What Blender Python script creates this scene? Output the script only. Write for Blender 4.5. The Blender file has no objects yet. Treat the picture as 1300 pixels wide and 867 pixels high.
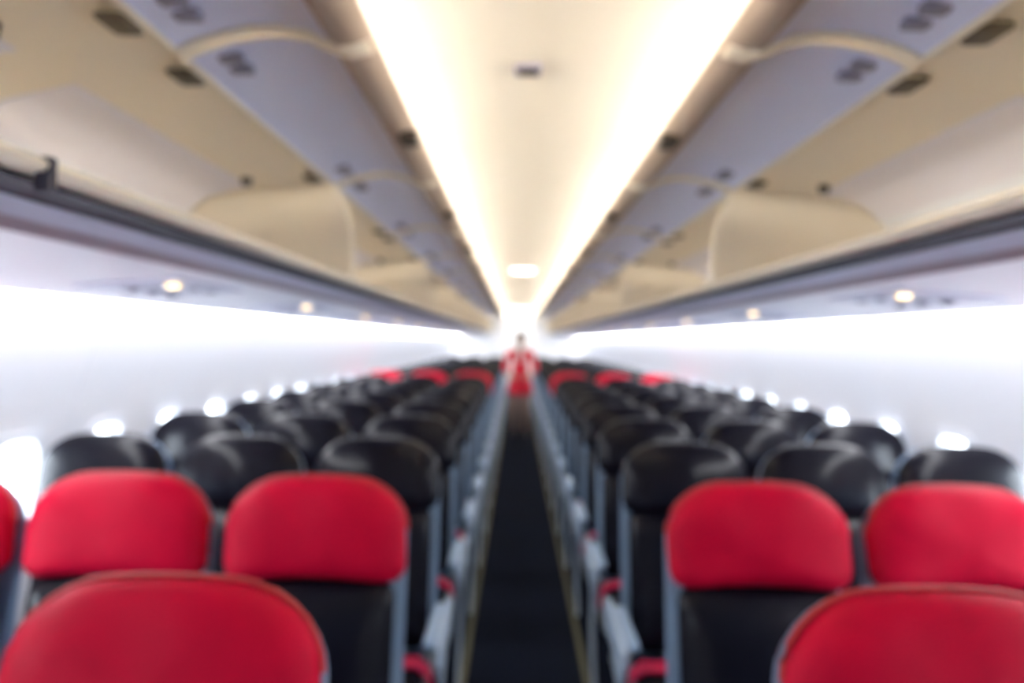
import bpy, math, random
from mathutils import Vector, Matrix
random.seed(7)
S = bpy.context.scene
COL = S.collection
R = math.radians

# ------------------------------------------------------------------ camera
cd = bpy.data.cameras.new('camera'); cam = bpy.data.objects.new('camera', cd); COL.objects.link(cam)
cd.sensor_width = 36.0; cd.lens = 24.0; cd.clip_start = 0.02; cd.clip_end = 200
cam.location = (-0.058, 0.0, 1.50)
cam.rotation_euler = (R(90.0), R(-0.85), R(0.40))
cd.dof.use_dof = True; cd.dof.focus_distance = 0.30; cd.dof.aperture_fstop = 4.2; cd.dof.aperture_blades = 0
S.camera = cam

# ------------------------------------------------------------------ world, exposure
w = bpy.data.worlds.new('world'); S.world = w; w.use_nodes = True
w.node_tree.nodes['Background'].inputs[0].default_value = (0.80, 0.90, 1.0, 1)
w.node_tree.nodes['Background'].inputs[1].default_value = 5.0
S.view_settings.view_transform = 'Standard'; S.view_settings.look = 'None'
S.view_settings.gamma = 1.0; S.view_settings.use_curve_mapping = False
S.view_settings.exposure = 1.88
CEIL_LIGHT = 42.0       # strip lamps hidden above the open bin doors
WALL_LIGHT = 3.5        # lens of the lamp between service panel and side wall
GALLEY_LIGHT = 2.2

# ------------------------------------------------------------------ materials
def mat(name, col, rough=0.6, metal=0.0, spec=0.5, bump=0.0, scale=60.0, vary=0.0, emit=None, strength=0.0, sheen=0.0, coat=0.0):
    m = bpy.data.materials.new(name); m.use_nodes = True
    nt = m.node_tree; b = nt.nodes['Principled BSDF']
    b.inputs['Base Color'].default_value = (*col, 1)
    b.inputs['Roughness'].default_value = rough; b.inputs['Metallic'].default_value = metal
    b.inputs['Specular IOR Level'].default_value = spec
    b.inputs['Coat Weight'].default_value = coat; b.inputs['Coat Roughness'].default_value = 0.16
    b.inputs['Sheen Weight'].default_value = sheen
    if emit:
        b.inputs['Emission Color'].default_value = (*emit, 1); b.inputs['Emission Strength'].default_value = strength
    if vary or bump:
        tc = nt.nodes.new('ShaderNodeTexCoord'); n = nt.nodes.new('ShaderNodeTexNoise')
        n.inputs['Scale'].default_value = scale; n.inputs['Detail'].default_value = 3
        nt.links.new(tc.outputs['Object'], n.inputs['Vector'])
        if vary:
            mx = nt.nodes.new('ShaderNodeMix'); mx.data_type = 'RGBA'
            mx.inputs[6].default_value = (*[c*(1-vary) for c in col], 1)
            mx.inputs[7].default_value = (*[min(1, c*(1+vary)) for c in col], 1)
            nt.links.new(n.outputs['Fac'], mx.inputs[0]); nt.links.new(mx.outputs[2], b.inputs['Base Color'])
        if bump:
            bp = nt.nodes.new('ShaderNodeBump'); bp.inputs['Strength'].default_value = bump; bp.inputs['Distance'].default_value = 0.01
            nt.links.new(n.outputs['Fac'], bp.inputs['Height']); nt.links.new(bp.outputs[0], b.inputs['Normal'])
    return m
M = {}
M['ceiling'] = mat('ceiling_cream', (0.87, 0.81, 0.69), 0.55, vary=0.02, scale=3)
M['wall'] = mat('sidewall_laminate', (0.80, 0.81, 0.84), 0.5, bump=0.05, scale=200, vary=0.02)
M['bin'] = mat('bin_cream', (0.86, 0.77, 0.63), 0.55, vary=0.02, scale=4)
M['bin_roof'] = mat('bin_inlay', (0.80, 0.77, 0.83), 0.5, vary=0.02, scale=4)
M['bin_lip'] = mat('bin_lip_cream', (0.88, 0.80, 0.66), 0.45)
M['door'] = mat('door_lavender', (0.76, 0.79, 1.0), 0.5, vary=0.02, scale=4)
M['door_lip'] = mat('door_lip_shaded_cream', (0.46, 0.36, 0.28), 0.5)  # cream lip, its shade painted in as a brown base colour
M['dark'] = mat('dark_plastic', (0.05, 0.04, 0.03), 0.5)
M['hinge'] = mat('hinge_brown', (0.10, 0.08, 0.055), 0.5)
M['hinge_plate'] = mat('hinge_plate_grey', (0.30, 0.29, 0.38), 0.5)
M['psu'] = mat('service_panel_lavender', (0.90, 0.89, 0.98), 0.45, vary=0.02, scale=5)
M['psu_edge'] = mat('rail_grey', (0.64, 0.65, 0.80), 0.45)
M['psu_trim'] = mat('rail_brown', (0.42, 0.36, 0.42), 0.5)
M['recess'] = mat('recess_dark', (0.025, 0.025, 0.045), 0.6)
M['vent'] = mat('vent_grey', (0.45, 0.45, 0.55), 0.5)
M['warm_lamp'] = mat('warm_reading_lamp', (0.9, 0.7, 0.4), 0.4, emit=(1.0, 0.72, 0.35), strength=1.1)
M['black_leather'] = mat('black_leather', (0.0035, 0.003, 0.008), 0.5, spec=0.08, coat=0.35, bump=0.12, scale=90, vary=0.15)
M['red_leather'] = mat('red_leather', (0.55, 0.001, 0.030), 0.55, bump=0.10, scale=26, vary=0.08, spec=0.12)
M['red_piping'] = mat('red_piping', (0.50, 0.03, 0.035), 0.5)
M['shell'] = mat('seat_shell_blue_grey', (0.21, 0.32, 0.48), 0.38, vary=0.04, scale=8)
M['arm'] = mat('armrest_pale_blue', (0.34, 0.47, 0.64), 0.38)
M['panel'] = mat('end_panel_pale_grey', (0.48, 0.60, 0.74), 0.35)
M['metal'] = mat('leg_metal', (0.45, 0.50, 0.56), 0.35, metal=0.6)
M['belt'] = mat('red_webbing', (0.70, 0.01, 0.08), 0.6)
M['buckle'] = mat('buckle_steel', (0.6, 0.6, 0.62), 0.3, metal=1.0)
M['carpet'] = mat('dark_navy_carpet', (0.008, 0.011, 0.022), 0.95, spec=0.08, bump=0.4, scale=400, vary=0.25)
M['track'] = mat('track_olive', (0.16, 0.155, 0.09), 0.6)
M['frame'] = mat('window_reveal', (0.82, 0.84, 0.88), 0.5)
M['bulkhead'] = mat('bulkhead_white', (0.85, 0.85, 0.86), 0.5, vary=0.02, scale=3)
M['skin'] = mat('skin', (0.55, 0.34, 0.24), 0.5)
M['hair'] = mat('dark_brown_hair', (0.035, 0.022, 0.016), 0.45, bump=0.3, scale=150)
M['uniform'] = mat('red_uniform', (0.80, 0.004, 0.035), 0.6, bump=0.1, scale=200)
M['blouse'] = mat('white_blouse', (0.8, 0.76, 0.74), 0.7)
M['shoe'] = mat('black_shoe', (0.02, 0.02, 0.02), 0.3)
M['lip'] = mat('lips', (0.45, 0.06, 0.06), 0.4)
M['eye'] = mat('eyes', (0.03, 0.02, 0.02), 0.2)
def lampmat(name, col, st):
    m = bpy.data.materials.new(name); m.use_nodes = True; nt = m.node_tree
    nt.nodes.remove(nt.nodes['Principled BSDF']); e = nt.nodes.new('ShaderNodeEmission')
    e.inputs[0].default_value = (*col, 1); e.inputs[1].default_value = st
    nt.links.new(e.outputs[0], nt.nodes['Material Output'].inputs[0]); return m
M['cove_lamp'] = lampmat('cove_lamp', (1.0, 0.93, 0.80), CEIL_LIGHT)
M['wall_lamp'] = lampmat('wall_lamp', (0.93, 0.94, 1.0), WALL_LIGHT)
M['galley_lamp'] = lampmat('galley_lamp', (1.0, 0.98, 0.95), GALLEY_LIGHT)
def glass():
    m = bpy.data.materials.new('window_glass'); m.use_nodes = True; nt = m.node_tree
    nt.nodes.remove(nt.nodes['Principled BSDF'])
    t = nt.nodes.new('ShaderNodeBsdfTransparent'); g = nt.nodes.new('ShaderNodeBsdfGlossy'); x = nt.nodes.new('ShaderNodeMixShader')
    g.inputs['Roughness'].default_value = 0.05; x.inputs[0].default_value = 0.06
    nt.links.new(t.outputs[0], x.inputs[1]); nt.links.new(g.outputs[0], x.inputs[2])
    nt.links.new(x.outputs[0], nt.nodes['Material Output'].inputs[0]); return m
M['glass'] = glass()

# ------------------------------------------------------------------ mesh helpers
class MB:
    def __init__(s): s.v = []; s.f = []
    def add(s, vs, fs):
        o = len(s.v); s.v += [tuple(p) for p in vs]; s.f += [tuple(i+o for i in f) for f in fs]
    def box(s, a, b):
        x0, y0, z0 = a; x1, y1, z1 = b
        s.add([(x0,y0,z0),(x1,y0,z0),(x1,y1,z0),(x0,y1,z0),(x0,y0,z1),(x1,y0,z1),(x1,y1,z1),(x0,y1,z1)],
              [(3,2,1,0),(4,5,6,7),(0,1,5,4),(1,2,6,5),(2,3,7,6),(3,0,4,7)])
    def sweep(s, prof, y0, y1, thick=None, closed=False, ys=None):
        """profile of (x,z) points extruded along y; thick gives it a second skin offset by its normal"""
        ys = ys or [y0, y1]
        if thick:
            n = len(prof); off = []
            for i, (x, z) in enumerate(prof):
                a = prof[max(0, i-1)]; b = prof[min(n-1, i+1)]
                dx, dz = b[0]-a[0], b[1]-a[1]; l = math.hypot(dx, dz) or 1
                off.append((x - dz/l*thick, z + dx/l*thick))
            prof = list(prof) + off[::-1]; closed = True
        n = len(prof); vs = [(x, y, z) for y in ys for (x, z) in prof]; fs = []
        for k in range(len(ys)-1):
            for i in range(n if closed else n-1):
                j = (i+1) % n; fs.append((k*n+i, k*n+j, (k+1)*n+j, (k+1)*n+i))
        if closed:
            fs.append(tuple(range(n))[::-1]); fs.append(tuple((len(ys)-1)*n+i for i in range(n)))
        s.add(vs, fs)
    def tube(s, pts, r, n=8):
        rs = r if isinstance(r, (list, tuple)) else [r]*len(pts)
        pts = [Vector(p) for p in pts]; vs = []; fs = []
        for i, p in enumerate(pts):
            d = (pts[min(i+1, len(pts)-1)] - pts[max(i-1, 0)]).normalized()
            u = d.cross(Vector((0, 0, 1)) if abs(d.z) < 0.9 else Vector((1, 0, 0))).normalized(); t = d.cross(u)
            for k in range(n):
                a = 2*math.pi*k/n; vs.append(p + (u*math.cos(a) + t*math.sin(a))*rs[i])
        for i in range(len(pts)-1):
            for k in range(n):
                fs.append((i*n+k, i*n+(k+1) % n, (i+1)*n+(k+1) % n, (i+1)*n+k))
        fs.append(tuple(range(n))[::-1]); fs.append(tuple((len(pts)-1)*n+k for k in range(n)))
        s.add(vs, fs)
    def rings(s, secs, n=16, e=2.0):
        """secs: (cx, cy, z, rx, ry) ellipses stacked upwards"""
        vs = []; fs = []
        for (cx, cy, z, rx, ry) in secs:
            for k in range(n):
                a = 2*math.pi*k/n; c, q = math.cos(a), math.sin(a)
                vs.append((cx + rx*math.copysign(abs(c)**(2/e), c), cy + ry*math.copysign(abs(q)**(2/e), q), z))
        for i in range(len(secs)-1):
            for k in range(n):
                fs.append((i*n+k, i*n+(k+1) % n, (i+1)*n+(k+1) % n, (i+1)*n+k))
        fs.append(tuple(range(n))[::-1]); fs.append(tuple((len(secs)-1)*n+k for k in range(n)))
        s.add(vs, fs)
    def pillow(s, outline, df, db, T, rings=(1.0, 0.97, 0.9, 0.78, 0.6, 0.3), extra=None, c=None):
        """rounded pad over a closed outline of (x, v): df bulges to the front (-n), db to the back; T maps (x, n, v) to 3-D"""
        n = len(outline)
        if c is None: c = (sum(p[0] for p in outline)/n, sum(p[1] for p in outline)/n)
        vs = []; fs = []
        for side, d in ((-1, df), (1, db)):
            st = len(vs)
            for r in rings:
                h = d*(1 - r**5)**0.5 if r < 1 else 0
                for (x, v) in outline:
                    px, pv = c[0] + (x-c[0])*r, c[1] + (v-c[1])*r
                    hh = h + (extra(px, pv)*(1-r**3) if extra and side == -1 else 0)
                    vs.append(T(px, side*hh, pv))
            hh = d + (extra(c[0], c[1]) if extra and side == -1 else 0)
            vs.append(T(c[0], side*hh, c[1])); ce = len(vs)-1
            for i in range(len(rings)-1):
                for k in range(n):
                    f = (st+i*n+k, st+i*n+(k+1) % n, st+(i+1)*n+(k+1) % n, st+(i+1)*n+k)
                    fs.append(f if side == -1 else f[::-1])
            i = len(rings)-1
            for k in range(n):
                f = (st+i*n+k, st+i*n+(k+1) % n, ce); fs.append(f if side == -1 else f[::-1])
        s.add(vs, fs)
    def build(s, name, m, parent=None, smooth=True, angle=40):
        me = bpy.data.meshes.new(name); me.from_pydata(s.v, [], s.f)
        if isinstance(m, str): m = M[m]
        me.materials.append(m)
        import bmesh
        bm = bmesh.new(); bm.from_mesh(me); bmesh.ops.remove_doubles(bm, verts=bm.verts, dist=1e-5)
        bmesh.ops.recalc_face_normals(bm, faces=bm.faces); bm.to_mesh(me); bm.free()
        if smooth:
            me.polygons.foreach_set('use_smooth', [True]*len(me.polygons))
            try: me.set_sharp_from_angle(angle=R(angle))
            except Exception: pass
        o = bpy.data.objects.new(name, me); COL.objects.link(o)
        if parent: o.parent = parent
        return o

def rrect(hw, v0, v1, rb, rt, dome=0.0, n=7, dip=0.0):
    """rounded rectangle outline (x, v), counter-clockwise, separate corner radii (rt may be a pair x/v), domed top, arched bottom"""
    rtx, rtv = rt if isinstance(rt, tuple) else (rt, rt)
    pts = []
    def arc(cx, cv, ax, av, a0, a1):
        for i in range(n+1):
            a = a0 + (a1-a0)*i/n; pts.append((cx + ax*math.cos(a), cv + av*math.sin(a)))
    arc(hw-rb, v0+rb, rb, rb, -math.pi/2, 0)
    arc(hw-rtx, v1-rtv, rtx, rtv, 0, math.pi/2)
    for t in (0.5, 0, -0.5): pts.append(((hw-rtx)*t, v1))
    arc(-hw+rtx, v1-rtv, rtx, rtv, math.pi/2, math.pi)
    arc(-hw+rb, v0+rb, rb, rb, math.pi, 1.5*math.pi)
    for t in (-0.5, 0, 0.5): pts.append(((hw-rb)*t, v0))
    out = []
    for (x, v) in pts:
        q = 1-(x/hw)**2; k = (v-v0)/(v1-v0)
        out.append((x, v + dome*q*max(0, k) + dip*q*max(0, 1-k*2)))
    return out

def empty(name, loc=(0, 0, 0), rz=0):
    o = bpy.data.objects.new(name, None); COL.objects.link(o); o.location = loc; o.rotation_euler = (0, 0, rz); o.empty_display_size = 0.1
    return o
def tag(o, label=None, cat=None, group=None, kind=None):
    for k, v in (('label', label), ('category', cat), ('group', group), ('kind', kind)):
        if v: o[k] = v
    return o
def kids(o): return [c for c in bpy.data.objects if c.parent == o]
def copy_tree(o, tree, parent=None):
    c = o.copy(); COL.objects.link(c); c.parent = parent
    for ch in tree.get(o, []): copy_tree(ch, tree, c)
    return c
def tree_of():
    t = {}
    for c in bpy.data.objects:
        if c.parent: t.setdefault(c.parent, []).append(c)
    return t

# ------------------------------------------------------------------ the setting
Y0, Y1 = -1.98, 18.02           # near and far end of the cabin
RAD, CZ = 1.87, 0.75            # inner lining of the fuselage
def fx(z): return math.sqrt(max(0, RAD*RAD - (z-CZ)**2))
b = MB(); b.box((-1.75, Y0, -0.04), (1.75, Y1+2.5, 0.0))
floor = tag(b.build('floor', 'carpet', smooth=False), 'dark navy carpet running the length of the cabin', kind='structure')
for i, sx in enumerate((-1, 1)):
    b = MB(); b.box((sx*0.275-0.013, Y0, 0.0), (sx*0.275+0.013, Y1, 0.004))
    tag(b.build('trim_%d' % (i+1), 'track', smooth=False), 'olive floor-path marking strip along the %s edge of the aisle' % ('left', 'right')[i], kind='structure')

# ceiling: panels along the aisle with coved edges, and the crown above the bins
PITCH = 1.27
ceil = tag(empty('ceiling', (0, 0, 0)), 'cream arched ceiling panels over the aisle', kind='structure')
prof = [(-0.86, 2.19), (-0.80, 2.225), (-0.70, 2.252), (-0.55, 2.272), (-0.40, 2.285), (-0.20, 2.295), (0, 2.30),
        (0.20, 2.295), (0.40, 2.285), (0.55, 2.272), (0.70, 2.252), (0.80, 2.225), (0.86, 2.19)]
ys = [1.48+PITCH*k for k in range(-3, 14)]
b = MB(); b.sweep(prof, 0.003, PITCH-0.003, thick=0.015); pan = b.build('ceiling_panel', 'ceiling', ceil)
pan.location.y = ys[0]
for y in ys[1:-1]:
    c = pan.copy(); COL.objects.link(c); c.location.y = y
b = MB(); crown = [(fx(1.52)+0.004, 1.52)] + [(RAD*math.cos(a), CZ+RAD*math.sin(a)) for a in [R(28+i*8.857) for i in range(15)]] + [(-fx(1.52)-0.004, 1.52)]
b.sweep(crown, Y0, Y1+2.5); cr = b.build('crown_lining', 'wall', ceil)

# side walls: one lining panel per window, each with its opening; windows set in
WP = 0.5334; WZ0, WZ1, WHW = 0.79, 1.122, 0.115
def wall_panel(sx, y0):
    b = MB(); zs = [0.0, 0.25, 0.5, 0.7, WZ0, 0.88, 0.96, 1.04, WZ1, 1.26, 1.42, 1.56]
    yy = [0.0015, WP/2-WHW, WP/2+WHW, WP-0.0015]
    vs = []; fs = []
    for d in (0, 0.012):
        for z in zs:
            for y in yy: vs.append((sx*(fx(z)+d), y, z))
    n = len(zs); m = 4
    for L in (0, 1):
        for i in range(n-1):
            for j in range(3):
                if j == 1 and WZ0 <= zs[i] < WZ1: continue
                o = L*n*m; fs.append((o+i*m+j, o+i*m+j+1, o+(i+1)*m+j+1, o+(i+1)*m+j))
    for i in range(n-1):
        for j in (0, 3): fs.append((i*m+j, (i+1)*m+j, n*m+(i+1)*m+j, n*m+i*m+j))
    b.add(vs, fs); return b
NW = int((Y1-Y0)/WP)
OFF = 2.43 - WP/2
first = OFF - WP*math.floor((OFF-Y0)/WP)
names = {-1: 'left', 1: 'right'}
wn = 0
for sx in (-1, 1):
    wl = tag(empty('wall_'+names[sx], (0, 0, 0)), 'pale grey curved cabin side wall on the %s with window openings' % names[sx], kind='structure')
    p0 = None; f0 = None; g0 = None
    ord_i = 0
    y = first
    while y + WP <= Y1 + 0.01:
        if p0 is None: p = p0 = wall_panel(sx, 0).build('wall_panel', 'wall', wl, angle=30)
        else: p = p0.copy(); COL.objects.link(p)
        p.location.y = y
        wn += 1; ord_i += 1
        wi = empty('window_%d' % wn, (0, y+WP/2, 0))
        tag(wi, kind='structure'); wi['label'] = 'rounded cabin window in the %s side wall, number %d from the near end' % (names[sx], ord_i)
        if f0 is None:
            outer = rrect(WHW+0.03, WZ0-0.03, WZ1+0.03, 0.07, 0.07, n=5); inner = rrect(WHW-0.005, WZ0+0.005, WZ1-0.005, 0.075, 0.075, n=5)
            inner2 = rrect(WHW-0.02, WZ0+0.02, WZ1-0.02, 0.065, 0.065, n=5)
            b = MB(); nn = len(outer); vs = []
            for ring, d in ((outer, -0.001), (outer, -0.006), (inner, -0.008), (inner2, 0.03), (inner2, 0.035), (outer, 0.035)):
                vs += [(sx*(fx(v)+d), x, v) for (x, v) in ring]
            fs = [(i*nn+k, i*nn+(k+1) % nn, (i+1)*nn+(k+1) % nn, (i+1)*nn+k) for i in range(5) for k in range(nn)]
            b.add(vs, fs); f = f0 = b.build('window_frame', 'frame', wi, angle=50)
            b = MB(); b.add([(sx*(fx(v)+0.028), x, v) for (x, v) in inner2], [tuple(range(nn))])
            g = g0 = b.build('window_pane', 'glass', wi, smooth=False)
        else:
            f = f0.copy(); g = g0.copy()
            for q in (f, g): COL.objects.link(q); q.parent = wi
        y += WP
    yend = y
    for (za, zb) in ((0, WZ0-0.03), (WZ1+0.03, 1.56)):
        b = MB(); b.sweep([(sx*(fx(za+(zb-za)*i/5)+0.014), za+(zb-za)*i/5) for i in range(6)], first, yend, thick=-0.01*sx)
        b.build('backing', 'wall', wl)
    b = MB()
    j = None
    y = first
    while y <= yend + 0.01:
        if j is None:
            b.sweep([(sx*(fx(z)+0.014), z) for z in (0.74, 0.85, 0.96, 1.07, 1.18)], -0.02, 0.02, thick=-0.01*sx); j = q = b.build('joint_strip', 'wall', wl)
        else: q = j.copy(); COL.objects.link(q)
        q.location.y = y; y += WP
    # plain lining closing both ends
    for (a, c) in ((Y0-0.02, first), (yend, Y1+2.5)):
        b = MB(); b.sweep([(sx*fx(z), z) for z in (0, 0.35, 0.7, 1.0, 1.3, 1.56)], a, c, thick=-0.01*sx)
        b.build('end_lining', 'wall', wl)
b = MB(); b.box((-1.9, Y0-0.05, 0), (1.9, Y0-0.02, 2.65))
tag(b.build('wall_back', 'bulkhead', smooth=False), 'plain white cabin wall behind the camera', kind='structure')

# far bulkhead with a doorway to the galley
bh = tag(empty('wall_front', (0, Y1, 0)), 'white bulkhead at the far end of the cabin with a doorway', kind='structure')
for sx in (-1, 1):
    b = MB(); b.box((sx*0.36 if sx > 0 else -1.86, 0, 0), (1.86 if sx > 0 else -0.36, 0.04, 2.62)); b.build('bulkhead_panel', 'bulkhead', bh, smooth=False)
b = MB(); b.box((-0.36, 0, 2.02), (0.36, 0.04, 2.62)); b.build('door_header', 'bulkhead', bh, smooth=False)
b = MB(); b.box((-1.9, Y1+2.45, 0), (1.9, Y1+2.49, 2.65))
tag(b.build('wall_galley', 'bulkhead', smooth=False), 'white galley end wall seen through the bulkhead doorway', kind='structure')
b = MB(); b.box((-0.45, Y1+0.5, 2.10), (0.45, Y1+2.0, 2.14))
tag(b.build('galley_light', 'galley_lamp', smooth=False), 'bright white ceiling lamp in the galley beyond the far doorway', 'ceiling light')
b = MB(); b.box((-0.32, 16.4, 2.265), (0.32, 17.6, 2.280))
tag(b.build('entry_light', 'galley_lamp', smooth=False), 'bright white ceiling lamp just before the far bulkhead', 'ceiling light')

# lamps along ceiling cove and side wall
for sx in (-1, 1):
    t = tag(empty('cove_light', (sx*0.66, 0, 2.205)), 'strip lamp in the ceiling cove above the open bin doors on the %s' % names[sx], 'strip light', 'ceiling cove lamps')
    t0 = None
    for y in ys[2:-1]:
        if t0 is None:
            b = MB(); b.tube([(0, 0.03, 0), (0, PITCH-0.03, 0)], 0.010, 8); t0 = o = b.build('lamp_tube', 'cove_lamp', t)
            b = MB(); b.box((-0.012, 0.02, -0.022), (0.012, PITCH-0.02, -0.011)); h0 = h = b.build('lamp_holder', 'bin_lip', t, smooth=False)
        else:
            o = t0.copy(); h = h0.copy(); COL.objects.link(o); COL.objects.link(h)
        o.location.y = y; h.location.y = y
    t = tag(empty('wall_light', (sx*1.5, 0, 1.6)), 'glowing white lamp strip between service panels and the %s wall' % names[sx], 'strip light', 'side wall lamp strips')
    l0 = None
    for y in ys[2:-1]:
        if l0 is None:
            b = MB(); b.sweep([(sx*(-0.015), 0.022), (sx*0.04, 0.004), (sx*0.10, -0.018), (sx*0.145, -0.042)], 0.002, PITCH-0.002, thick=0.006*sx)
            l0 = o = b.build('lamp_lens', 'wall_lamp', t)
        else: o = l0.copy(); COL.objects.link(o)
        o.location.y = y

# service rail under the bins: fascia, underside, vents, reading lamps
for sx in (-1, 1):
    side = names[sx]
    rail = tag(empty('service_rail', (0, 0, 0)), 'lavender service rail with vents and reading lamps under the %s bins' % side, 'service panel', 'service rails under the bins')
    P0 = {}
    for y in ys[:-1]:
        def put(key, make, name, m, **k):
            if key not in P0: P0[key] = o = make().build(name, m, rail, **k)
            else: o = P0[key].copy(); COL.objects.link(o)
            o.location.y = y; return o
        def recess():
            b = MB(); b.sweep([(sx*0.755, 1.722), (sx*0.80, 1.728), (sx*0.855, 1.724)], 0, PITCH, thick=0.006*-sx); return b
        def fascia():
            b = MB(); b.sweep([(sx*0.856, 1.722), (sx*0.859, 1.712), (sx*0.868, 1.698), (sx*0.875, 1.690)], 0.002, PITCH-0.002, thick=0.012*sx); return b
        def trim():
            b = MB(); b.sweep([(sx*0.875, 1.690), (sx*0.884, 1.679), (sx*0.905, 1.672)], 0, PITCH, thick=0.012*sx); return b
        def under():
            b = MB(); b.sweep([(sx*0.905, 1.672), (sx*1.05, 1.662), (sx*1.25, 1.645), (sx*1.40, 1.628), (sx*1.485, 1.620)], 0.003, PITCH-0.003, thick=0.012*sx); return b
        put('r', recess, 'recess', 'recess'); put('f', fascia, 'fascia', 'psu_edge'); put('t', trim, 'edge_strip', 'psu_trim'); put('u', under, 'panel', 'psu')
        def sl(x): return 1.672 - (x-0.905)*0.0925
        def unit():
            b = MB()
            b.sweep([(sx*1.00, sl(1.00)-0.004), (sx*1.30, sl(1.30)-0.003)], 0.42, 0.86, thick=0.01*sx); return b
        put('uu', unit, 'control_panel', 'psu_edge')
        for k in range(3):
            def lamp():
                b = MB(); b.rings([(sx*(1.07), 0.52+0.12*k, sl(1.07)-0.014, 0.016, 0.016), (sx*1.07, 0.52+0.12*k, sl(1.07)-0.005, 0.02, 0.02)], 12); return b
            def vent():
                b = MB(); b.rings([(sx*(1.20), 0.52+0.12*k, sl(1.20)-0.018, 0.015, 0.015), (sx*1.20, 0.52+0.12*k, sl(1.20)-0.004, 0.026, 0.026)], 12); return b
            put('l%d' % k, lamp, 'reading_lamp', 'warm_lamp' if k == 0 else 'vent'); put('v%d' % k, vent, 'air_vent', 'vent')

# ------------------------------------------------------------------ overhead bins, doors standing open
def door_prof(sx):
    return [(sx*0.80, 2.118), (sx*0.755, 2.140), (sx*0.70, 2.158), (sx*0.64, 2.170), (sx*0.58, 2.173), (sx*0.52, 2.163), (sx*0.47, 2.140)]
def make_bin(sx):
    L = 2*PITCH
    root = empty('overhead_bin', (0, 0, 0))
    b = MB(); b.sweep([(sx*0.81, 2.128), (sx*0.90, 2.125), (sx*1.10, 2.105), (sx*1.30, 2.06), (sx*1.40, 2.0), (sx*1.43, 1.90), (sx*1.40, 1.80), (sx*1.30, 1.752),
                       (sx*1.0, 1.745), (sx*0.80, 1.740), (sx*0.735, 1.735)], 0.0, L, thick=0.010*sx)
    b.build('shell', 'bin', root)
    b = MB(); b.sweep([(sx*0.750, 1.744), (sx*0.735, 1.745), (sx*0.724, 1.743), (sx*0.720, 1.738), (sx*0.724, 1.733), (sx*0.745, 1.731)], 0.001, L-0.001, thick=-0.004*sx)
    b.build('front_lip', 'bin_lip', root)
    for yy in (0.004, L-0.016):
        b = MB(); pr = [(0.735, 1.745), (0.727, 1.80), (0.728, 1.87), (0.738, 1.95), (0.758, 2.03), (0.790, 2.09), (0.83, 2.122), (1.10, 2.102), (1.30, 2.056), (1.395, 1.995), (1.425, 1.90), (1.395, 1.805), (1.30, 1.756)]
        pr = [(sx*x, z) for x, z in pr]
        b.add([(x, yy, z) for x, z in pr]+[(x, yy+0.012, z) for x, z in pr],
              [tuple(range(13)), tuple(range(13, 26))]+[(i, (i+1) % 13, 13+(i+1) % 13, 13+i) for i in range(13)])
        d = b.build('divider', 'bin', root)
        b = MB(); b.tube([(x, yy+0.006, z) for x, z in pr[:7]], 0.0085, 6); b.build('edge_trim', 'bin_lip', d)
    for k in range(2):
        y0 = k*PITCH
        o = [(0.98, y0+0.13), (1.30, y0+0.13), (1.30, y0+PITCH-0.13), (0.98, y0+PITCH-0.13)]
        b = MB(); b.sweep([(sx*1.12, 2.096), (sx*1.20, 2.080), (sx*1.29, 2.056), (sx*1.375, 2.0)], y0+0.14, y0+PITCH-0.05, thick=0.005*sx)
        b.build('roof_inlay', 'bin_roof', root)
        for q in (y0+PITCH-0.16,):
            b = MB(); b.rings([(sx*1.095, q, 2.080, 0.018, 0.018), (sx*1.095, q, 2.106, 0.022, 0.022)], 12); b.build('strut_mount', 'dark', root)
        dr = MB(); dr.sweep(door_prof(sx), y0+0.010, y0+PITCH-0.010, thick=-0.012*sx); dr = dr.build('door', 'door', root)
        b = MB(); b.sweep([(sx*0.47, 2.140), (sx*0.452, 2.126), (sx*0.42, 2.128), (sx*0.39, 2.138), (sx*0.375, 2.150), (sx*0.378, 2.166), (sx*0.42, 2.160)], y0+0.008, y0+PITCH-0.008, thick=-0.008*sx)
        b.build('door_lip', 'door_lip', dr)
        b = MB(); b.box((min(sx*0.372, sx*0.425), y0+PITCH/2-0.045, 2.112), (max(sx*0.372, sx*0.425), y0+PITCH/2+0.045, 2.136)); b.build('latch', 'dark', dr, smooth=False)
        for e in (0.014, PITCH-0.014):
            b = MB(); b.tube([(x, y0+e, z-0.004) for x, z in door_prof(sx)+[(sx*0.43, 2.128), (sx*0.385, 2.142)]], 0.011, 6); b.build('edge_trim', 'bin_lip', dr)
        b = MB(); b.tube([(sx*0.802, y0+0.02, 2.116), (sx*0.802, y0+PITCH-0.02, 2.116)], 0.009, 6); b.build('hinge_rod', 'bin_lip', dr)
        for e in (0.12, PITCH-0.15):
            b = MB(); b.pillow([(p[0], p[1]) for p in rrect(0.045, -0.03, 0.03, 0.012, 0.012, n=3)], 0.012, 0.004, lambda x, n, v: (sx*0.845+v*1.0, y0+e+x, 2.112+n))
            b.build('hinge', 'hinge', dr)
            for (p, q) in ((-0.045, -0.018), (0.018, 0.045)):
                b = MB(); b.box((min(sx*0.70, sx*0.75), y0+e+p, 2.134), (max(sx*0.70, sx*0.75), y0+e+q, 2.152)); b.build('hinge_plate', 'hinge_plate', dr, smooth=False)
    return root
ORD = ['nearest', 'second', 'third', 'fourth', 'fifth', 'sixth', 'seventh', 'eighth', 'ninth', 'tenth', 'eleventh', 'twelfth', 'thirteenth',
       'fourteenth', 'fifteenth', 'sixteenth', 'seventeenth', 'eighteenth', 'nineteenth', 'twentieth', 'twenty-first']
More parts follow.
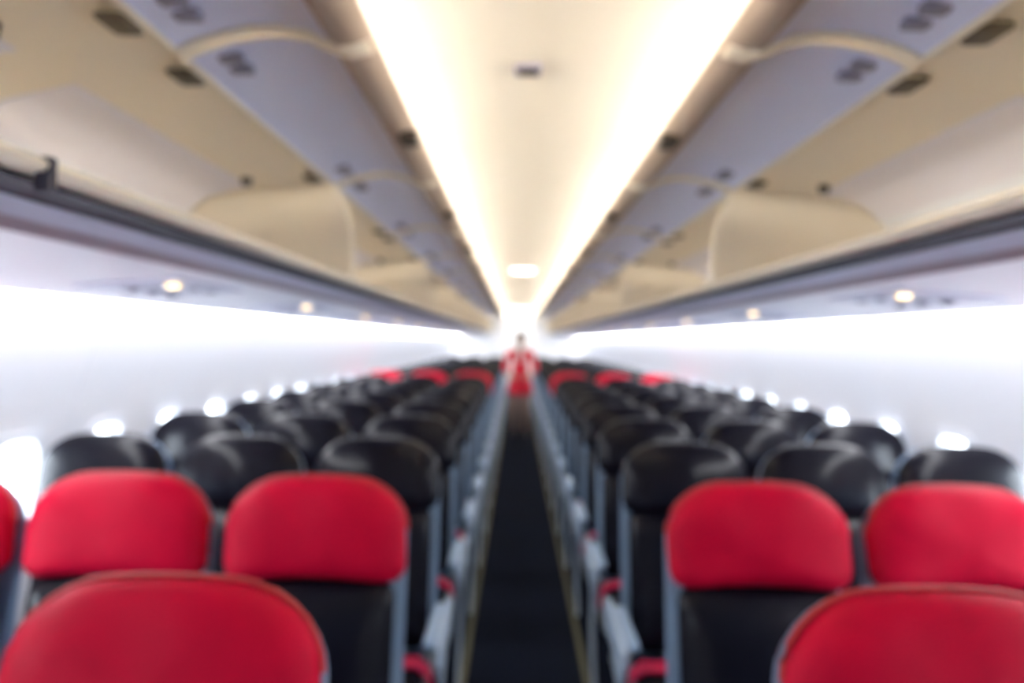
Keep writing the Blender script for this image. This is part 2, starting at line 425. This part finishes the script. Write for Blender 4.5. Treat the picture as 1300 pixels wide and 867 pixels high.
for sx in (-1, 1):
    proto = make_bin(sx); tr = tree_of()
    if sx < 0: first_bin = proto
    for k in range(7):
        o = proto if k == 0 else copy_tree(proto, tr)
        o.location = (0, 0.21+2*PITCH*k, 0)
        which = 'nearest the camera' if k == 0 else ('farthest from the camera' if k == 6 else ORD[k]+' from the camera')
        tag(o, 'open cream overhead bin with raised lavender doors, %s side, %s' % (names[sx], which), 'overhead bin', 'open overhead bins on the %s' % names[sx])

b = MB(); b.box((-0.738, 0.742, 1.700), (-0.716, 0.758, 1.750)); b.build('lip_catch', 'recess', first_bin, smooth=False)

# small things on the ceiling
s = empty('ceiling_speaker', (-0.037, 2.0, 2.300))
tag(s, 'small dark rectangular grille on the cream ceiling above the aisle', 'grille')
b = MB(); b.box((-0.038, -0.036, -0.010), (0.038, 0.036, 0.004)); b.build('frame', 'hinge_plate', s, smooth=False)
for k in range(5):
    b = MB(); b.box((-0.027, -0.022+k*0.010, -0.013), (0.027, -0.017+k*0.010, -0.010)); b.build('slat', 'dark', s, smooth=False)
s = empty('ceiling_lamp', (0.0, 7.6, 2.300))
tag(s, 'round white lamp glowing on the ceiling far down the aisle', 'ceiling light')
b = MB(); b.rings([(0, 0, -0.022, 0.10, 0.10), (0, 0, -0.012, 0.14, 0.14), (0, 0, 0.003, 0.15, 0.15)], 24); b.build('lamp_lens', lampmat('round_lamp', (1, 0.97, 0.92), 3.0), s)
b = MB(); b.rings([(0, 0, -0.012, 0.155, 0.155), (0, 0, 0.003, 0.165, 0.165)], 24); b.build('rim', 'bin_lip', s)

# ------------------------------------------------------------------ seats (they face the camera, -y)
BT, BB, TILT = 1.138, 0.42, 0.14
BL = math.hypot(BT-BB, TILT); UY, UZ = TILT/BL, (BT-BB)/BL
def TB(x, n, v):    # along the reclined back: n to the rear
    return (x, -TILT + UY*v + UZ*n, BB + UZ*v - UY*n)
def TH(x, n, v):    # horizontal cushion: v runs to the front, n<0 is up
    return (x, -v, 0.385 - n)
def make_seat(red, aisle, window):
    """aisle: side (+1/-1) of the seat that borders the aisle or 0; armrest always sits on the inboard side"""
    root = empty('airline_seat')
    inb = aisle if aisle else window
    b = MB(); b.pillow(rrect(0.232, -0.02, BL-0.022, 0.05, (0.145, 0.115), dome=0.020), 0.010, 0.035, lambda x, n, v: TB(x*(1-0.05*max(0, v-0.45)/0.28) if v > 0.45 else x, n+0.055, v))
    b.build('seat_shell', 'shell', root)
    bump = lambda x, v: 0.014*math.exp(-(x/0.085)**2)
    b = MB(); b.pillow(rrect(0.207, 0.0, BL-0.25, 0.05, 0.04), 0.050, 0.040, TB, extra=bump, c=(0, 0.2)); b.build('backrest', 'black_leather', root)
    if red:
        b = MB(); b.pillow(rrect(0.231, BL-0.262, BL-0.016, 0.055, (0.135, 0.11), dome=0.020, dip=0.014), 0.062, 0.050,
                           lambda x, n, v: TB(x + 0.003*math.sin(v*40), n + 0.004*math.sin(x*19+v*31)*(n < 0), v),
                           extra=lambda x, v: 0.006*math.sin(v*22+x*9) + 0.004*math.sin(x*30))
        b.build('headrest_cover', 'red_leather', root)
        o = rrect(0.2315, BL-0.285, BL-0.013, 0.055, (0.135, 0.11), dome=0.020)
        b = MB(); b.tube([TB(x, 0.0, v) for (x, v) in o if v > BL-0.16], 0.005, 6); 
        cov = [c for c in bpy.data.objects if c.parent == root and c.name.startswith('headrest_cover')][0]
        b.build('piping', 'red_piping', cov)
    else:
        b = MB(); b.pillow(rrect(0.230, BL-0.265, BL-0.018, 0.06, (0.135, 0.11), dome=0.020), 0.056, 0.046, TB, extra=bump)
        b.build('headrest', 'black_leather', root)
    b = MB(); b.pillow(rrect(0.212, 0.15, 0.60, 0.04, 0.07, dome=0.01), 0.058, 0.05, TH); b.build('seat_cushion', 'black_leather', root)
    b = MB(); b.box((-0.215, -0.52, 0.325), (0.215, -0.17, 0.36)); b.build('seat_pan', 'metal', root, smooth=False)
    for s_ in (-1, 1):
        bl = MB(); zt = 0.440
        pts = [(s_*0.240, -0.27, 0.335), (s_*0.232, -0.275, 0.40), (s_*0.19, -0.29, zt-0.002), (s_*0.12, -0.31, zt+0.006), (s_*0.03, -0.33, zt+0.007)]
        vs = []
        for i, p in enumerate(pts):
            for dy, dz in ((-0.04, 0.0), (0.04, 0.0), (0.04, 0.006), (-0.04, 0.006)): vs.append((p[0], p[1]+dy, p[2]+dz))
        fs = [(i*4+k, i*4+(k+1) % 4, (i+1)*4+(k+1) % 4, (i+1)*4+k) for i in range(4) for k in range(4)] + [(0, 1, 2, 3), (16, 17, 18, 19)]
        bl.add(vs, fs); be = bl.build('seat_belt', 'belt', root)
        if s_ == 1:
            b = MB(); b.pillow(rrect(0.03, -0.025, 0.025, 0.008, 0.008, n=3), 0.010, 0.004, lambda x, n, v: (x, -0.33+v, zt+0.012-n)); b.build('buckle', 'buckle', be)
    sides = [inb] + ([-inb] if window else [])
    for s_ in sides:
        x = s_*0.2525
        ar = MB(); ar.pillow([(p[1], p[0]) for p in rrect(0.020, 0.13, 0.46, 0.018, 0.019, n=4)], 0.022, 0.024, lambda a, n, c_: (x + c_*1.0, -a, 0.570 - n)) ; a = ar.build('armrest', 'arm', root)
        b = MB(); b.tube([(x, -0.145, 0.565), (x, -0.135, 0.48), (x, -0.15, 0.345)], [0.012, 0.012, 0.014], 8); b.build('hinge_post', 'panel', a)
    if aisle:
        x = aisle*0.274
        pr = [(-0.06, 0.56), (-0.12, 0.600), (-0.28, 0.580), (-0.42, 0.585), (-0.48, 0.57), (-0.495, 0.53), (-0.475, 0.48), (-0.42, 0.44), (-0.40, 0.34), (-0.44, 0.20),
              (-0.50, 0.08), (-0.46, 0.07), (-0.38, 0.20), (-0.35, 0.30), (-0.36, 0.42), (-0.28, 0.49), (-0.14, 0.48)]
        n = len(pr); b = MB()
        b.add([(x, y, z) for y, z in pr]+[(x+aisle*0.016, y, z) for y, z in pr], [tuple(range(n)), tuple(range(n, 2*n))]+[(i, (i+1) % n, n+(i+1) % n, n+i) for i in range(n)])
        ep = b.build('end_panel', 'panel', root)
        pass
    for (ya, yb, dx) in ((-0.45, -0.50, 0.14), (-0.21, -0.06, 0.14)):
        b = MB(); b.tube([(inb*dx, ya, 0.34), (inb*dx, yb, 0.0)], [0.019, 0.015], 8); b.build('leg', 'metal', root)
    b = MB(); b.box((inb*0.14-0.014, -0.52, 0.0), (inb*0.14+0.014, -0.04, 0.018)); b.build('floor_rail', 'metal', root, smooth=False)
    return root
ROWP, ROW0, NROW = 0.76, 1.01, 21
RED = (0, 1, 9)
XS = {'aisle': 0.563, 'middle': 1.070, 'window': 1.572}
protos = {}
rnd = random.Random(3)
for k in range(NROW):
    for sx in (-1, 1):
        for pos in ('aisle', 'middle', 'window'):
            if k == 0 and pos == 'window': continue
            red = k in RED
            key = (red, sx, pos)
            if key not in protos:
                o = make_seat(red, -sx if pos == 'aisle' else 0, -sx if pos != 'aisle' else 0) if pos != 'middle' else None
                if pos == 'middle':
                    o = make_seat(red, 0, -sx)
                    # a middle seat has one armrest only
                    arms = [c for c in kids(o) if c.name.startswith('armrest')]
                    for a in arms:
                        if (a.data.vertices[0].co.x > 0) == (sx > 0):
                            for q in kids(a): bpy.data.objects.remove(q)
                            bpy.data.objects.remove(a)
                protos[key] = (o, tree_of())
            else:
                o = copy_tree(protos[key][0], protos[key][1])
            o.location = (sx*XS[pos], ROW0+ROWP*k, 0)
            row = 'row nearest camera' if k == 0 else ('farthest row' if k == NROW-1 else ORD[k]+' row from camera')
            what = 'red-covered black leather seat' if red else 'black leather seat'
            tag(o, '%s, %s, %s place, %s of aisle' % (what, row, pos, names[sx]), 'seat',
                'red-covered seats' if red else 'black seats %s of the aisle' % names[sx])

# ------------------------------------------------------------------ cabin attendant standing in the aisle
def skinned(name, joints, edges, m, parent=None, sub=2):
    me = bpy.data.meshes.new(name); me.from_pydata([j[:3] for j in joints], edges, [])
    o = bpy.data.objects.new(name, me); COL.objects.link(o)
    if parent: o.parent = parent
    sk = o.modifiers.new('Skin', 'SKIN'); sk.use_smooth_shade = True
    for i, j in enumerate(joints):
        rr = j[3]; o.data.skin_vertices[0].data[i].radius = rr if isinstance(rr, tuple) else (rr, rr)
    o.data.skin_vertices[0].data[0].use_root = True
    sb = o.modifiers.new('Sub', 'SUBSURF'); sb.levels = sb.render_levels = sub
    o.data.materials.append(M[m]); return o
ps = empty('person', (0.005, 11.0, 0.0))
tag(ps, 'person in red jacket and red skirt standing in the far aisle, facing the camera', 'person')
J = [(0, 0, 0.93, (0.125, 0.09)), (0, 0.005, 1.06, (0.105, 0.08)), (0, 0.005, 1.22, (0.12, 0.085)), (0, 0.01, 1.33, (0.10, 0.07)), (0, 0.005, 1.40, 0.045), (0, -0.005, 1.45, 0.045), (0, -0.012, 1.50, (0.068, 0.082)), (0, -0.010, 1.565, (0.070, 0.085)), (0, -0.003, 1.61, (0.055, 0.065))]
E = [(i, i+1) for i in range(8)]
def limb(start, pts):
    prev = start
    for p in pts: J.append(p); E.append((prev, len(J)-1)); prev = len(J)-1
    return prev
for sx in (-1, 1):
    limb(0, [(sx*0.085, 0.0, 0.84, 0.085), (sx*0.085, -0.005, 0.50, 0.052), (sx*0.085, 0.012, 0.33, 0.048), (sx*0.08, 0.012, 0.10, 0.028), (sx*0.085, -0.02, 0.055, 0.028), (sx*0.09, -0.12, 0.025, 0.024)])
    wri = limb(3, [(sx*0.165, 0.01, 1.325, 0.045), (sx*0.245, 0.02, 1.09, 0.036), (sx*0.215, -0.10, 0.98, 0.028), (sx*0.165, -0.15, 0.955, 0.022), (sx*0.135, -0.17, 0.945, (0.014, 0.028))])
    for f, (dx, dz, l) in enumerate(((0, 0.026, 0.062), (0, 0.009, 0.070), (0, -0.009, 0.066), (0, -0.026, 0.052))):
        limb(wri, [(sx*0.110, -0.180, 0.945+dz, 0.0085), (sx*(0.110-l*0.6), -0.183, 0.942+dz, 0.008), (sx*(0.110-l), -0.172, 0.935+dz, 0.007)])
    limb(wri, [(sx*0.125, -0.195, 0.968, 0.009), (sx*0.100, -0.203, 0.985, 0.008)])
body = skinned('body', J, E, 'skin', ps)
# face on the head
b = MB(); b.rings([(0, -0.093, 1.492, 0.014, 0.012), (0, -0.100, 1.505, 0.012, 0.014), (0, -0.094, 1.53, 0.007, 0.008), (0, -0.086, 1.545, 0.005, 0.004)], 10); b.build('nose', 'skin', ps)
b = MB(); b.pillow(rrect(0.022, -0.007, 0.007, 0.006, 0.006, n=3), 0.006, 0.004, lambda x, n, v: (x, -0.086+n, 1.466+v)); b.build('mouth', 'lip', ps)
for sx in (-1, 1):
    b = MB(); b.rings([(sx*0.028, -0.080, 1.531, 0.004, 0.004), (sx*0.028, -0.083, 1.537, 0.012, 0.008), (sx*0.028, -0.080, 1.543, 0.004, 0.004)], 10); b.build('eye', 'eye', ps)
    b = MB(); b.rings([(sx*0.072, 0.0, 1.50, 0.006, 0.010), (sx*0.078, 0.0, 1.53, 0.009, 0.016), (sx*0.074, 0.0, 1.555, 0.005, 0.010)], 10); b.build('ear', 'skin', ps)
b = MB(); b.rings([(0, 0.045, 1.43, 0.03, 0.02), (0, 0.045, 1.47, 0.066, 0.045), (0, 0.030, 1.53, 0.083, 0.070), (0, 0.012, 1.585, 0.086, 0.088), (0, 0.005, 1.625, 0.076, 0.084), (0, 0.0, 1.655, 0.045, 0.05), (0, 0.0, 1.664, 0.01, 0.01)], 18); b.build('hair', 'hair', ps)
b = MB(); b.rings([(0, 0.095, 1.50, 0.01, 0.01), (0, 0.10, 1.515, 0.035, 0.03), (0, 0.10, 1.545, 0.042, 0.036), (0, 0.095, 1.575, 0.03, 0.03), (0, 0.09, 1.585, 0.01, 0.01)], 14)
b.build('hair_bun', 'hair', ps)
JJ = [(0, 0, 0.88, (0.155, 0.115)), (0, 0.0, 0.96, (0.145, 0.105)), (0, 0.0, 1.06, (0.130, 0.098)), (0, 0.0, 1.22, (0.150, 0.108)), (0, 0.008, 1.33, (0.112, 0.085)), (0, 0.01, 1.385, 0.062)]
EE = [(0, 1), (1, 2), (2, 3), (3, 4), (4, 5)]
for sx in (-1, 1):
    n0 = len(JJ); JJ += [(sx*0.175, 0.01, 1.32, 0.066), (sx*0.246, 0.02, 1.095, 0.058), (sx*0.212, -0.105, 0.982, 0.042)]
    EE += [(4, n0), (n0, n0+1), (n0+1, n0+2)]
skinned('jacket', JJ, EE, 'uniform', ps)
b = MB(); b.add([(-0.045, -0.085, 1.385), (0.045, -0.085, 1.385), (0.012, -0.125, 1.16), (-0.012, -0.125, 1.16), (-0.045, -0.06, 1.385), (0.045, -0.06, 1.385), (0.012, -0.10, 1.16), (-0.012, -0.10, 1.16)],
                [(0, 1, 2, 3), (4, 5, 6, 7), (0, 1, 5, 4), (1, 2, 6, 5), (2, 3, 7, 6), (3, 0, 4, 7)]); b.build('blouse', 'blouse', ps)
b = MB(); b.rings([(0, 0, 0.66, 0.205, 0.15), (0, 0, 0.68, 0.208, 0.152), (0, 0, 0.78, 0.20, 0.145), (0, 0, 0.88, 0.175, 0.125), (0, 0, 1.0, 0.13, 0.10)], 20); b.build('skirt', 'uniform', ps)
for sx in (-1, 1):
    b = MB(); b.rings([(sx*0.088, -0.05, 0.0, 0.036, 0.11), (sx*0.088, -0.05, 0.02, 0.040, 0.115), (sx*0.088, -0.04, 0.05, 0.036, 0.09), (sx*0.085, 0.0, 0.075, 0.032, 0.045)], 14); b.build('shoe', 'shoe', ps)
